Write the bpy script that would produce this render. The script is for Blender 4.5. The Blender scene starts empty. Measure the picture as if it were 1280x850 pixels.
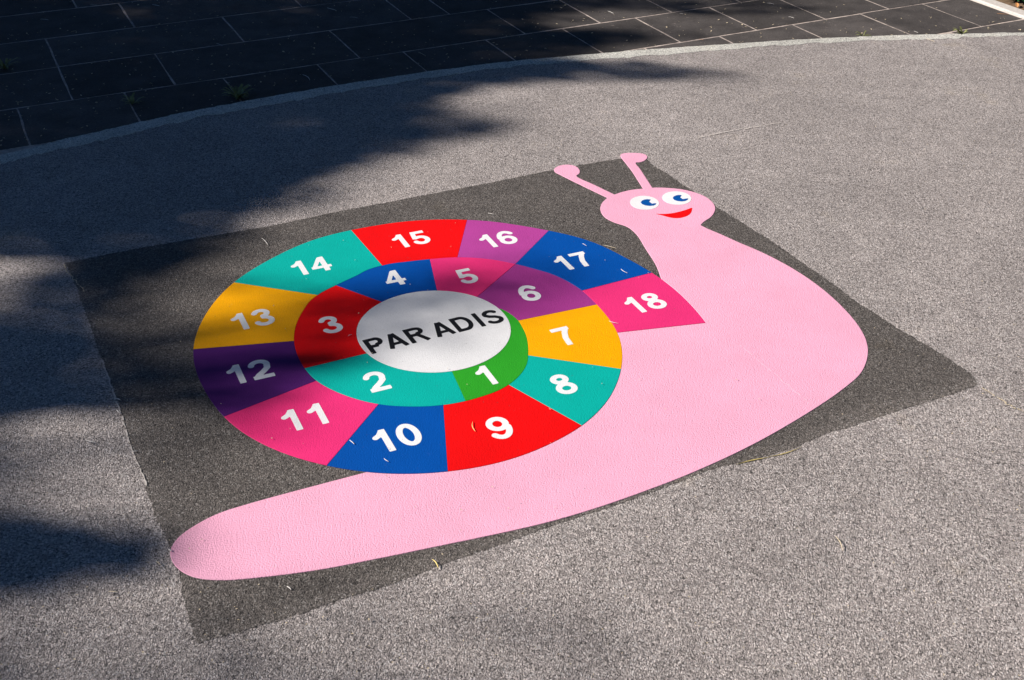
import bpy, bmesh, math, random
import numpy as np
from mathutils import Vector, Matrix, Euler
from mathutils.geometry import tessellate_polygon
random.seed(7)
rng = np.random.default_rng(11)
R = math.radians
SC = bpy.context.scene
COL = SC.collection

# ------------------------------------------------------------------ camera
F_PX, PIT, ROLL, CAM_H = 1430.0, R(32.5), R(1.2), 1.75
cp, sp, cr, sr = math.cos(PIT), math.sin(PIT), math.cos(ROLL), math.sin(ROLL)
R0, U0, FW = Vector((1, 0, 0)), Vector((0, sp, cp)), Vector((0, cp, -sp))
right = R0 * cr + U0 * sr
up = -R0 * sr + U0 * cr
cam_d = bpy.data.cameras.new('camera')
cam = bpy.data.objects.new('camera', cam_d)
COL.objects.link(cam)
cam_d.sensor_width = 36
cam_d.lens = F_PX / 1280 * 36
cam_d.clip_start, cam_d.clip_end = 0.05, 500
m3 = Matrix((right, up, -FW)).transposed()
cam.matrix_world = Matrix.Translation((0, 0, CAM_H)) @ m3.to_4x4()
SC.camera = cam

# ------------------------------------------------------------------ light
SUN_EL = R(33)
SUN_DIR = Vector((-math.cos(SUN_EL) * math.cos(R(4)), math.cos(SUN_EL) * math.sin(R(4)), math.sin(SUN_EL)))
world = bpy.data.worlds.new("World")
SC.world = world
world.use_nodes = True
wn = world.node_tree
bg = wn.nodes['Background']
sky = wn.nodes.new('ShaderNodeTexSky')
sky.sky_type = 'NISHITA'
sky.sun_disc = False
sky.sun_elevation = SUN_EL
sky.sun_rotation = math.atan2(SUN_DIR.x, SUN_DIR.y)
sky.ozone_density = 10.0
sky.air_density = 0.6
sky.dust_density = 0.0
wn.links.new(sky.outputs[0], bg.inputs[0])
bg.inputs[1].default_value = 0.05
sd = bpy.data.lights.new('sun', 'SUN')
sd.energy = 5.0
sd.angle = R(0.53)
sd.color = (1.0, 0.935, 0.875)
so = bpy.data.objects.new('sun', sd)
so.rotation_euler = SUN_DIR.to_track_quat('Z', 'Y').to_euler()
COL.objects.link(so)
SC.view_settings.view_transform = 'Standard'
SC.view_settings.look = 'None'
SC.view_settings.exposure = 0.47
SC.view_settings.gamma = 1
SC.view_settings.use_curve_mapping = False


# ------------------------------------------------------------------ helpers
def at(px, py):
    """survey helper: ground point seen at a photograph pixel (1280x850)"""
    x, y = (px - 640) / F_PX, -(py - 425) / F_PX
    x, y = cr * x - sr * y, sr * x + cr * y
    t = CAM_H / (sp - y * cp)
    return (x * t, (cp + y * sp) * t)


def tag(o, label=None, cat=None, group=None, kind=None):
    for k, v in (('label', label), ('category', cat), ('group', group), ('kind', kind)):
        if v:
            o[k] = v
    return o


def empty(name, loc=(0, 0, 0), rz=0):
    o = bpy.data.objects.new(name, None)
    o.empty_display_size = .1
    o.location = loc
    o.rotation_euler = (0, 0, rz)
    COL.objects.link(o)
    return o


def link_mesh(name, me, mat=None, parent=None):
    if mat is not None and not me.materials:
        me.materials.append(mat)
    o = bpy.data.objects.new(name, me)
    COL.objects.link(o)
    if parent is not None:
        o.parent = parent

    return o


def mesh(name, verts, faces, smooth=False):
    me = bpy.data.meshes.new(name)
    me.from_pydata([tuple(v) for v in verts], [], faces)
    me.update()
    if smooth:
        me.polygons.foreach_set('use_smooth', [True] * len(me.polygons))
    return me


def prism(name, pts, z0, z1, mat, parent=None, bevel=0.0):
    """a sheet with a real edge: outline pts (x, y), top at z1, sides down to z0"""
    pts = list(pts)
    a = sum(pts[i - 1][0] * pts[i][1] - pts[i][0] * pts[i - 1][1] for i in range(len(pts)))
    if a < 0:
        pts.reverse()
    n = len(pts)
    ins = offset(pts, -bevel) if bevel else pts
    V = [(x, y, z1) for x, y in ins]
    F_ = [t if ((Vector(ins[t[1]]) - Vector(ins[t[0]])).cross(Vector(ins[t[2]]) - Vector(ins[t[0]])) > 0) else t[::-1]
          for t in (tuple(q) for q in tessellate_polygon([[Vector((x, y, 0)) for x, y in ins]]))]
    m0 = 0
    if bevel:
        m0 = len(V)
        V += [(x, y, z1 - bevel) for x, y in pts]
        F_ += [(m0 + i - 1 if i else m0 + n - 1, m0 + i, i, i - 1 if i else n - 1) for i in range(n)]
    l0 = len(V)
    V += [(x, y, z0) for x, y in pts]
    F_ += [(l0 + (i - 1) % n, l0 + i, m0 + i, m0 + (i - 1) % n) for i in range(n)]
    me = mesh(name, V, F_)
    return link_mesh(name, me, mat, parent)


def offset(pts, d):
    """offset a counter-clockwise outline by d (negative = inwards)"""
    n = len(pts)
    out = []
    for i in range(n):
        p0, p1, p2 = Vector(pts[i - 1]), Vector(pts[i]), Vector(pts[(i + 1) % n])
        a, b = (p1 - p0), (p2 - p1)
        if a.length < 1e-9 or b.length < 1e-9:
            out.append(tuple(p1))
            continue
        na, nb = Vector((a.y, -a.x)).normalized(), Vector((b.y, -b.x)).normalized()
        m = na + nb
        if m.length < 1e-6:
            m = na
        m.normalize()
        k = max(.45, m.dot(na))
        out.append(tuple(p1 + m * (d / k)))
    return out


def ccw(pts):
    a = sum(pts[i - 1][0] * pts[i][1] - pts[i][0] * pts[i - 1][1] for i in range(len(pts)))
    return list(pts) if a > 0 else list(reversed(pts))


def smooth_line(P, n=6, closed=False, alpha=.5):
    """centripetal Catmull-Rom through the points"""
    P = [Vector(p) for p in P]
    m = len(P)
    out = []
    for i in range(m if closed else m - 1):
        if closed:
            p0, p1, p2, p3 = P[i - 1], P[i], P[(i + 1) % m], P[(i + 2) % m]
        else:
            p1, p2 = P[i], P[i + 1]
            p0 = P[i - 1] if i > 0 else p1 * 2 - p2
            p3 = P[i + 2] if i + 2 < m else p2 * 2 - p1
        t0 = 0
        t1 = t0 + max(1e-6, (p1 - p0).length) ** alpha
        t2 = t1 + max(1e-6, (p2 - p1).length) ** alpha
        t3 = t2 + max(1e-6, (p3 - p2).length) ** alpha
        for k in range(n):
            t = t1 + (t2 - t1) * k / n
            A1 = p0 * ((t1 - t) / (t1 - t0)) + p1 * ((t - t0) / (t1 - t0))
            A2 = p1 * ((t2 - t) / (t2 - t1)) + p2 * ((t - t1) / (t2 - t1))
            A3 = p2 * ((t3 - t) / (t3 - t2)) + p3 * ((t - t2) / (t3 - t2))
            B1 = A1 * ((t2 - t) / (t2 - t0)) + A2 * ((t - t0) / (t2 - t0))
            B2 = A2 * ((t3 - t) / (t3 - t1)) + A3 * ((t - t1) / (t3 - t1))
            out.append(tuple(B1 * ((t2 - t) / (t2 - t1)) + B2 * ((t - t1) / (t2 - t1))))
    if not closed:
        out.append(tuple(P[-1]))
    return out


# ------------------------------------------------------------------ materials
def new_mat(name):
    m = bpy.data.materials.new(name)
    m.use_nodes = True
    nt = m.node_tree
    return m, nt, nt.nodes['Principled BSDF']


def N(nt, kind, **kw):
    n = nt.nodes.new(kind)
    for k, v in kw.items():
        setattr(n, k, v)
    return n


def coords(nt):
    return N(nt, 'ShaderNodeNewGeometry').outputs['Position']


def noise(nt, co, scale, detail=2, rough=.5):
    n = N(nt, 'ShaderNodeTexNoise')
    n.inputs['Scale'].default_value = scale
    n.inputs['Detail'].default_value = detail
    n.inputs['Roughness'].default_value = rough
    nt.links.new(co, n.inputs['Vector'])
    return n.outputs[0]


def voro(nt, co, scale, feature='F1', out='Distance', rand=1.0):
    n = N(nt, 'ShaderNodeTexVoronoi', feature=feature)
    n.inputs['Scale'].default_value = scale
    n.inputs['Randomness'].default_value = rand
    nt.links.new(co, n.inputs['Vector'])
    return n.outputs[out]


def ramp(nt, fac, stops, interp='LINEAR'):
    n = N(nt, 'ShaderNodeValToRGB')
    n.color_ramp.interpolation = interp
    els = n.color_ramp.elements
    while len(els) < len(stops):
        els.new(.5)
    for e, (p, c) in zip(els, stops):
        e.position = p
        e.color = (c, c, c, 1) if isinstance(c, (int, float)) else (*c, 1)
    nt.links.new(fac, n.inputs[0])
    return n.outputs[0]


def mix(nt, fac, a, b, mode='MIX'):
    n = N(nt, 'ShaderNodeMix', data_type='RGBA', blend_type=mode)
    for s, v in ((n.inputs[0], fac), (n.inputs[6], a), (n.inputs[7], b)):
        if isinstance(v, (int, float)):
            s.default_value = v
        elif isinstance(v, tuple):
            s.default_value = (*v, 1)
        else:
            nt.links.new(v, s)
    return n.outputs[2]


def mth(nt, op, a, b=0.0):
    n = N(nt, 'ShaderNodeMath', operation=op)
    for s, v in zip(n.inputs, (a, b)):
        if isinstance(v, (int, float)):
            s.default_value = v
        else:
            nt.links.new(v, s)
    return n.outputs[0]


def bump(nt, bs, height, strength, dist):
    b = N(nt, 'ShaderNodeBump')
    b.inputs['Strength'].default_value = strength
    b.inputs['Distance'].default_value = dist
    nt.links.new(height, b.inputs['Height'])
    nt.links.new(b.outputs[0], bs.inputs['Normal'])


def grit_height(nt, co):
    """height field of rolled chippings, shared by every asphalt surface"""
    v1 = voro(nt, co, 255)
    v2 = voro(nt, co, 420)
    n1 = noise(nt, co, 60, 3)
    h = mth(nt, 'MULTIPLY', v1, -1.0)
    h = mth(nt, 'ADD', h, mth(nt, 'MULTIPLY', v2, -.6))
    return mth(nt, 'ADD', h, mth(nt, 'MULTIPLY', n1, .35))


def asphalt_mat(name, base, tint, light, contrast=1.0, bump_d=.004, fades=()):
    m, nt, bs = new_mat(name)
    co = coords(nt)
    cell = N(nt, 'ShaderNodeTexVoronoi')
    cell.inputs['Scale'].default_value = 265
    nt.links.new(co, cell.inputs['Vector'])
    sep = N(nt, 'ShaderNodeSeparateColor')
    nt.links.new(cell.outputs['Color'], sep.inputs[0])
    lo = tuple(c * (1 - .62 * contrast) for c in base)
    hi = tuple(min(1, c * (1 + .85 * contrast)) for c in base)
    stones = ramp(nt, sep.outputs[0], [(0, lo), (.22, tuple(c * .8 for c in base)), (.7, tuple(c * 1.08 for c in base)), (1, hi)])
    hue = mix(nt, mth(nt, 'MULTIPLY', sep.outputs[1], .35), stones, tint, 'MULTIPLY')
    # rare near-white and near-black chippings
    wht = ramp(nt, sep.outputs[2], [(0, 0.0), (.93, 0.0), (.95, 1.0)], 'LINEAR')
    c = mix(nt, mth(nt, 'MULTIPLY', wht, .7), hue, light)
    pit = ramp(nt, noise(nt, co, 85, 2, .7), [(.0, 1.0), (.35, 1.0), (.385, 0.0)])
    c = mix(nt, mth(nt, 'MULTIPLY', pit, .75), c, tuple(x * .12 for x in base))
    pit2 = ramp(nt, noise(nt, co, 33, 3, .75), [(.0, 1.0), (.285, 1.0), (.305, 0.0)])
    c = mix(nt, mth(nt, 'MULTIPLY', pit2, .8), c, tuple(x * .1 for x in base))
    # cloudy wear, large
    big = ramp(nt, noise(nt, co, 1.3, 5, .65), [(.3, .84), (.7, 1.13)])
    c = mix(nt, 1.0, c, big, 'MULTIPLY')
    med = ramp(nt, noise(nt, co, 9, 4, .65), [(.25, .86), (.75, 1.12)])
    c = mix(nt, 1.0, c, med, 'MULTIPLY')
    for (A, B, width, gain) in fades:
        # the sealer wears away towards this border (ground line A -> B), back to the grey of the old surface
        d = (Vector(B) - Vector(A)).normalized()
        nx, ny = -d.y, d.x
        sx = N(nt, 'ShaderNodeSeparateXYZ')
        nt.links.new(co, sx.inputs[0])
        dist = mth(nt, 'ADD', mth(nt, 'MULTIPLY', sx.outputs[0], nx), mth(nt, 'MULTIPLY', sx.outputs[1], ny))
        dist = mth(nt, 'SUBTRACT', dist, A[0] * nx + A[1] * ny)
        dist = mth(nt, 'ADD', dist, mth(nt, 'MULTIPLY', mth(nt, 'SUBTRACT', noise(nt, co, 14, 6, .8), .5), width * 1.6))
        f = ramp(nt, mth(nt, 'DIVIDE', dist, width), [(0, gain / 2), (.45, (1 + (gain - 1) * .4) / 2), (1, .5)])
        c = mix(nt, 1.0, c, f, 'MULTIPLY')
        c = mix(nt, 1.0, c, c, 'ADD')
    # faint ochre dust stains
    st = ramp(nt, noise(nt, co, 2.6, 5, .7), [(.0, 0.0), (.6, 0.0), (.74, 1.0)])
    c = mix(nt, mth(nt, 'MULTIPLY', st, .5), c, (1.0, .93, .74), 'MULTIPLY')
    nt.links.new(c, bs.inputs['Base Color'])
    bs.inputs['Roughness'].default_value = .85
    bs.inputs['Specular IOR Level'].default_value = .3
    bump(nt, bs, grit_height(nt, co), .65, bump_d)
    return m


def paint_mat(name, col, rough=.5, bump_d=.0012, dirt=.12):
    m, nt, bs = new_mat(name)
    co = coords(nt)
    v = ramp(nt, noise(nt, co, 4, 6, .7), [(.25, .89), (.7, 1.03)])
    c = mix(nt, 1.0, col, v, 'MULTIPLY')
    g = ramp(nt, noise(nt, co, 170, 3, .7), [(.2, .86), (.45, 1.0), (1, 1.04)])
    c = mix(nt, 1.0, c, g, 'MULTIPLY')
    sc = ramp(nt, noise(nt, co, 21, 6, .8), [(0, 0.0), (.64, 0.0), (.8, 1.0)])
    c = mix(nt, mth(nt, 'MULTIPLY', sc, dirt), c, (.42, .38, .35))
    # pinholes where the chippings show through
    ph = ramp(nt, noise(nt, co, 120, 2, .6), [(0, 1.0), (.235, 1.0), (.27, 0.0)])
    c = mix(nt, mth(nt, 'MULTIPLY', ph, .55), c, (.12, .11, .11))
    nt.links.new(c, bs.inputs['Base Color'])
    bs.inputs['Roughness'].default_value = rough
    bs.inputs['Specular IOR Level'].default_value = .1
    bump(nt, bs, grit_height(nt, co), .5, bump_d)
    return m


def plain_mat(name, col, rough=.8, var=.25, scale=60, bump_d=0.0):
    m, nt, bs = new_mat(name)
    co = coords(nt)
    v = ramp(nt, noise(nt, co, scale, 4, .6), [(.25, 1 - var), (.75, 1 + var)])
    c = mix(nt, 1.0, col, v, 'MULTIPLY')
    nt.links.new(c, bs.inputs['Base Color'])
    bs.inputs['Roughness'].default_value = rough
    bs.inputs['Specular IOR Level'].default_value = .25
    if bump_d:
        bump(nt, bs, noise(nt, co, scale, 4, .7), .6, bump_d)
    return m


def leaf_mat(name, col, var=(.5, 1.5)):
    m, nt, bs = new_mat(name)
    co = coords(nt)
    v = ramp(nt, noise(nt, co, 30, 2, .6), [(.3, var[0]), (.7, var[1])])
    c = mix(nt, 1.0, col, v, 'MULTIPLY')
    nt.links.new(c, bs.inputs['Base Color'])
    bs.inputs['Roughness'].default_value = .6
    return m


def paver_mat():
    m, nt, bs = new_mat('dark_concrete_paver')
    co = coords(nt)
    oi = N(nt, 'ShaderNodeObjectInfo')
    tone = ramp(nt, oi.outputs['Random'], [(0, .7), (1, 1.35)])
    c = mix(nt, 1.0, (.070, .062, .058), tone, 'MULTIPLY')
    c = mix(nt, 1.0, c, ramp(nt, noise(nt, co, 7, 5, .7), [(.3, .7), (.7, 1.35)]), 'MULTIPLY')
    c = mix(nt, 1.0, c, ramp(nt, noise(nt, co, 130, 3, .7), [(.3, .7), (.7, 1.35)]), 'MULTIPLY')
    sp_ = ramp(nt, noise(nt, co, 38, 3, .75), [(0, 0.0), (.655, 0.0), (.70, 1.0)])
    c = mix(nt, mth(nt, 'MULTIPLY', sp_, .5), c, (.30, .25, .23))
    bl = ramp(nt, noise(nt, co, 3.2, 4, .6), [(0, 0.0), (.56, 0.0), (.7, 1.0)])
    c = mix(nt, mth(nt, 'MULTIPLY', bl, .3), c, (.16, .14, .13))
    nt.links.new(c, bs.inputs['Base Color'])
    bs.inputs['Roughness'].default_value = .8
    bs.inputs['Specular IOR Level'].default_value = .2
    bump(nt, bs, noise(nt, co, 140, 4, .75), .6, .002)
    return m


M = {}
M['asphalt'] = asphalt_mat('old_grey_asphalt', (.362, .325, .307), (.95, .92, .89), (.62, .58, .56))
G_TL, G_BL, G_BR = at(82, 329), at(249, 804), at(1222, 482)
G_BM = at(700, 654)
M['patch'] = asphalt_mat('dark_sealed_asphalt', (.112, .099, .090), (.95, .93, .87), (.30, .28, .26), .9, .0035,
                         fades=[(G_TL, G_BL, .13, 1.4), (G_BL, G_BM, .06, 1.4)])
M['edge'] = asphalt_mat('worn_pale_edge', (.68, .66, .60), (.96, .96, .90), (.7, .66, .6), .6, .006)
M['paver'] = paver_mat()
M['mortar'] = plain_mat('sandy_joint', (.50, .42, .37), .95, .55, 25, .003)
M['kerb'] = plain_mat('pale_concrete', (.62, .57, .52), .9, .2, 60, .002)
M['soil'] = plain_mat('dry_soil', (.20, .13, .08), .95, .4, 30, .006)
M['lawn'] = plain_mat('distant_ground', (.10, .11, .07), .95, .4, 3)
PINK = (.93, .455, .615)
M['pink'] = paint_mat('pale_pink_thermoplastic', PINK, .65, .0016, .10)
M['white'] = paint_mat('white_thermoplastic', (.82, .82, .82), .5, .0008, .06)
M['digit'] = paint_mat('white_number_thermoplastic', (.88, .88, .88), .5, .0005, .02)
M['black'] = paint_mat('black_thermoplastic', (.012, .012, .014), .5, .0008, .05)
M['red'] = paint_mat('red_thermoplastic', (.86, .003, .004), .65, .0011, .04)
M['blue'] = paint_mat('blue_thermoplastic', (.0012, .080, .385), .5, .0011, .06)
M['teal'] = paint_mat('teal_thermoplastic', (.003, .44, .37), .5, .0011, .05)
M['yellow'] = paint_mat('yellow_thermoplastic', (.95, .42, .001), .5, .0011, .05)
M['green'] = paint_mat('green_thermoplastic', (.03, .36, .022), .5, .0011, .05)
M['magenta'] = paint_mat('magenta_thermoplastic', (.84, .036, .195), .5, .0011, .05)
M['shaded_purple'] = paint_mat('shaded_purple_thermoplastic', (.36, .042, .25), .6, .0011, .05)  # darker copy of the purple, partial shade put into its colour
M['pale_line'] = plain_mat('worn_pink', (.93, .58, .70), .7, .1, 80)
M['violet'] = paint_mat('dark_violet_thermoplastic', (.095, .016, .16), .6, .0011, .05)
M['purple'] = paint_mat('purple_thermoplastic', (.47, .062, .32), .5, .0011, .05)
M['eye_blue'] = paint_mat('eye_blue_thermoplastic', (.002, .085, .36), .5, .0006, .02)
M['bark'] = plain_mat('grey_bark', (.12, .09, .065), .9, .4, 12, .02)
M['crown'] = leaf_mat('tree_leaf', (.055, .10, .03))
M['weed'] = leaf_mat('weed_leaf', (.17, .18, .06), (.6, 1.5))
M['straw'] = plain_mat('dry_straw', (.66, .55, .38), .8, .2, 80)
M['yellow_straw'] = plain_mat('yellow_dry_grass', (.86, .68, .25), .8, .3, 80)
M['husk'] = plain_mat('pale_leaf_husk', (.78, .74, .68), .8, .2, 80)
M['brown_leaf'] = plain_mat('orange_dry_leaf', (.55, .25, .09), .8, .5, 14)
M['bed_leaf'] = leaf_mat('bed_plant_leaf', (.04, .20, .07))

# ------------------------------------------------------------------ ground, asphalt, edge strip
PAV_Z = -.014
gnd = link_mesh('ground', mesh('ground', [(-120, -60, -.10), (120, -60, -.10), (120, 200, -.10), (-120, 200, -.10)], [(0, 1, 2, 3)]), M['lawn'])
tag(gnd, kind='structure')

edge_px = [(-160, 238), (-60, 210), (0, 194.5), (50, 182), (100, 170), (177, 152.5), (240, 139), (320, 124), (425, 106.5),
           (537, 89.5), (640, 76.5), (755, 66.5), (815, 62), (890, 56.5), (960, 51.8), (1035, 47.6), (1135, 43.8), (1210, 42),
           (1290, 41), (1420, 42)]
edge_pts = [at(x, y) for x, y in edge_px]
fine = smooth_line(edge_pts, 22)


def jitter_line(pts, amp, seed):
    r = np.random.default_rng(seed)
    n = len(pts)
    w = r.normal(size=n)
    k = np.ones(3) / 3
    a = np.convolve(w, k, 'same')
    b = np.convolve(r.normal(size=n), np.ones(12) / 12, 'same') * 2.2
    out = []
    for i, p in enumerate(pts):
        q = pts[min(i + 1, n - 1)]
        o = pts[max(i - 1, 0)]
        t = Vector((q[0] - o[0], q[1] - o[1])).normalized()
        d = amp * (a[i] + b[i])
        out.append((p[0] - t.y * d, p[1] + t.x * d))
    return out


outer_edge = jitter_line(fine, .0035, 3)
inner_edge = []
for i, p in enumerate(fine):
    q, o = fine[min(i + 1, len(fine) - 1)], fine[max(i - 1, 0)]
    t = Vector((q[0] - o[0], q[1] - o[1])).normalized()
    w = .082 - .02 * max(0, min(1, (p[0]) / 2.5))
    inner_edge.append((p[0] + t.y * w, p[1] - t.x * w))
inner_edge = jitter_line(inner_edge, .009, 5)
asph = inner_edge + [(12, inner_edge[-1][1] - 1.2), (12, -8), (-10, -8), (-10, inner_edge[0][1] - 3.5)]
a_o = prism('asphalt', asph, -.06, 0, M['asphalt'])
tag(a_o, kind='structure')
e_o = prism('asphalt_edge', outer_edge + inner_edge[::-1], -.06, .0012, M['edge'], bevel=.0)
tag(e_o, kind='structure')

# dark rectangle of sealed asphalt
TL, TR, BR, BL = (82, 329), (803, 196), (1222, 482), (249, 804)
patch_px = [TL, (180, 309), (260, 296), (345, 281), (430, 263), (520, 246), (610, 229), (700, 211), (770, 199), TR,
            (846, 226), (905, 265), (960, 299), (1010, 333), (1060, 369), (1112, 405), (1150, 428), (1190, 452), (1212, 466), BR,
            (1180, 497), (1135, 510), (1100, 521), (1060, 535), (1030, 543), (990, 561), (950, 573), (905, 582), (860, 598), (800, 621),
            (735, 643), (680, 660), (640, 676), (560, 703), (500, 727), (440, 745), (380, 766), (330, 781), BL,
            (237, 770), (222, 720), (205, 660), (183, 608), (165, 560), (150, 510), (128, 450), (110, 400), (98, 362)]
pp = [at(x, y) for x, y in patch_px]
dense = []
for i in range(len(pp)):
    a, b = Vector(pp[i]), Vector(pp[(i + 1) % len(pp)])
    k = max(1, int((b - a).length / .005))
    for j in range(k):
        dense.append(tuple(a.lerp(b, j / k)))
r9 = np.random.default_rng(21)
nd = len(dense)
lowf = np.convolve(r9.normal(size=nd + 40), np.ones(24) / 24, 'same')[:nd] * .011
dense = [(x + r9.normal() * .0014 + lowf[i], y + r9.normal() * .0014 + lowf[i]) for i, (x, y) in enumerate(dense)]
pt = prism('asphalt_patch', dense, -.001, .0007, M['patch'])
tag(pt, kind='structure')

# ------------------------------------------------------------------ paving: one stone per object
TH = R(26.6)
cu_, su_ = math.cos(TH), math.sin(TH)


def uv(u, v):
    return (u * cu_ - v * su_, u * su_ + v * cu_)


def vline(k, u):
    base = {-2: 3.60, -1: 4.05, 0: 4.485, 1: 4.915, 2: 5.365, 3: 5.80, 4: 6.25}
    b = base[k] if k in base else 6.25 + (k - 4) * .44
    return b + .028 * u


pave = prism('paving', [uv(-1.6, 3.4), uv(5.075, 3.4), uv(5.075, 12.5), uv(-1.6, 12.5)], -.09, PAV_Z - .0014, M['mortar'])
tag(pave, kind='structure')
rows = {
    -2: [4.11 + .435 * i for i in range(1, 3)],
    -1: [2.52, 2.965, 3.41, 3.87, 4.325, 4.765],
    0: [-.71, -.27, .16, .59, 1.02, 1.455, 1.88, 2.315, 2.745, 3.18, 3.645, 4.09, 4.53],
    1: [-.49, .38, .81, 1.665, 2.535, 2.97, 3.41, 3.86, 4.31, 4.75],
    2: [-.49, .38, 1.235, 2.105, 2.32, 3.19, 4.08, 4.53],
    3: [-.06, .80, 1.66, 2.53, 3.4, 4.28],
}
for k in range(4, 13):
    s = (-.28 if k % 2 == 0 else -.5)
    rows[k] = [s + .87 * i for i in range(0, 7)]
edge_arr = np.array(fine)
rp = np.random.default_rng(5)
for k in sorted(rows):
    us = [u for u in rows[k] if u < 4.98]
    us = [us[0] - .435] + us + [5.072]
    if k in (-1, -2):
        us = us[1:]
    for a, b in zip(us[:-1], us[1:]):
        g, gv = .0040, .0055
        cs = [(a + g, vline(k, a) + gv), (b - g, vline(k, b) + gv), (b - g, vline(k + 1, b) - gv), (a + g, vline(k + 1, a) - gv)]
        # skip stones that lie wholly under the asphalt
        cx, cy = uv((a + b) / 2, vline(k + 1, (a + b) / 2))
        ye = np.interp(cx, edge_arr[:, 0], edge_arr[:, 1])
        if cy < ye - .1:
            continue
        jz = float(rp.normal() * .0005)
        P4 = []
        n_side = 5
        for i in range(4):
            p, q = cs[i], cs[(i + 1) % 4]
            for j in range(n_side):
                t = j / n_side
                e_ = float(rp.normal() * .0011)
                P4.append((p[0] + (q[0] - p[0]) * t + e_, p[1] + (q[1] - p[1]) * t + e_))
        ps = [uv(*p) for p in P4]
        s = prism('paving_stone', ps, PAV_Z - .05, PAV_Z + jz, M['paver'], None, .0014)
        s.parent = pave

# kerb along the far side and the planting bed behind it
kd = Vector(uv(0, 1))
kerb = empty('kerb')
tag(kerb, kind='structure')
kk = 0
v0 = 2.9
while v0 < 12:
    L = 1.0
    ps = [uv(5.078, v0 + .004), uv(5.165, v0 + .004), uv(5.165, v0 + L - .004), uv(5.078, v0 + L - .004)]
    ks = prism('kerb_stone', ps, -.12, -.002 + .001 * math.sin(kk * 2.1), M['kerb'], None, .006)
    ks.parent = kerb
    v0 += L
    kk += 1
bed = prism('planting_bed', [uv(5.17, 3.0), uv(8.5, 3.0), uv(8.5, 12.5), uv(5.17, 12.5)], -.12, -.012, M['soil'])
tag(bed, kind='structure')


def leaf_faces(pos, size, tilt, V, Fc, ratio=.45, rz=None, curl=.2):
    rz = random.uniform(0, 6.28) if rz is None else rz
    e = Euler((random.uniform(-tilt, tilt), random.uniform(-tilt, tilt), rz)).to_matrix()
    o = len(V)
    loc = [(-.5, 0, 0), (-.15, -ratio * .5, curl * .3), (.25, -ratio * .4, curl * .3), (.5, 0, 0), (.25, ratio * .4, curl * .3),
           (-.15, ratio * .5, curl * .3)]
    for p in loc:
        V.append(Vector(pos) + e @ (Vector(p) * size))
    Fc += [(o, o + 1, o + 2, o + 3), (o, o + 3, o + 4, o + 5)]


V, Fc = [], []
for i in range(900):
    u, v = random.uniform(5.18, 5.9), random.uniform(3.8, 7.2)
    x, y = uv(u, v)
    leaf_faces((x, y, random.uniform(-.006, .02)), random.uniform(.02, .05), .6, V, Fc)
ll = link_mesh('leaf_litter', mesh('leaf_litter', V, Fc), M['brown_leaf'])
tag(ll, 'orange dry leaves scattered over the soil behind the pale kerb', 'leaf litter', kind='stuff')

# ------------------------------------------------------------------ the painted snail
Z_BODY, Z_SEG = .0020, .0022
snail = empty('painted_snail', (0, 0, 0))
tag(snail, 'large pink snail ground marking with numbered rainbow spiral shell and smiling face', 'ground marking')

disc_px = [(447.4, 413.7), (547.7, 364.6), (637.9, 411.9), (546.8, 466.1), (623.2, 384.9), (474.9, 454.1), (609.7, 451.4), (474.9, 378.1)]
CX, CY = -.22520889, 2.79245982
S_px = [(626, 386.5), (640.5, 394.8), (656.3, 416.3), (660.4, 439), (656.3, 460.8), (635.9, 481.6), (582, 502), (554.4, 507.2),
        (522.7, 508.8), (473.5, 506), (422.6, 491.3), (395.4, 476.6), (381, 460.8), (367.7, 426.5), (375, 396), (397.2, 369.4),
        (420.3, 357.4), (478.1, 332.5), (537.4, 324.5), (572, 322.3), (644.5, 330.7), (727.7, 363.8), (745.5, 381), (760.5, 398.2),
        (773, 418.6), (777.5, 441.2), (776.4, 461.9), (751.5, 510.6), (727.7, 532.8), (694.8, 551.3), (640.5, 574), (560, 589.8),
        (522.7, 592.6), (454.3, 590.3), (409, 582.4), (365.9, 571.1), (320.6, 551.4), (279.8, 521.9), (261.7, 497), (247, 469.8),
        (241.3, 437.4), (249.3, 409.5), (264, 383.4), (292.3, 353.5), (333.1, 327.3), (365.9, 311), (393.1, 299.6), (439.6, 288.3),
        (520, 276.3), (583.8, 275.4), (685.8, 289), (737.9, 301.9), (790, 327.9), (815.6, 341.3), (827, 349.7), (846.9, 365.8),
        (866.8, 385.6), (882.1, 404)]


def polar(pts, wrap=False):
    g = np.array([at(*p) for p in pts]) - (CX, CY)
    th = np.arctan2(g[:, 1], g[:, 0])
    if wrap:
        th = np.unwrap(th)
    return th, np.hypot(g[:, 0], g[:, 1])


dth, dr = polar(disc_px)
Hm = lambda t: np.stack([np.ones_like(t), np.cos(t), np.sin(t), np.cos(2 * t), np.sin(2 * t)], -1)
dc = np.linalg.lstsq(Hm(dth), dr, rcond=None)[0]
r_disc = lambda t: float(Hm(np.array([t]))[0] @ dc)
sth, srr = polar(S_px, True)
# light smoothing of the surveyed spiral, then linear interpolation on a dense grid
knots = np.linspace(sth[-1], sth[0], 420)
rk = []
for t in knots:
    w = np.exp(-((sth - t) / .22) ** 2)
    w[np.abs(sth - t) > 1.2] = 0
    A = np.stack([np.ones_like(sth), sth - t, (sth - t) ** 2], 1)
    W = np.sqrt(w)[:, None]
    rk.append(np.linalg.lstsq(A * W, srr * W[:, 0], rcond=None)[0][0])
rk = np.array(rk)
r_sp = lambda t: float(np.interp(t, knots, rk))
pol = lambda r, t: (CX + r * math.cos(t), CY + r * math.sin(t))


def arc(fn, t0, t1, step=.03):
    n = max(2, int(abs(t1 - t0) / step))
    return [pol(fn(t0 + (t1 - t0) * i / n), t0 + (t1 - t0) * i / n) for i in range(n + 1)]


D = R(1)
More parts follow.
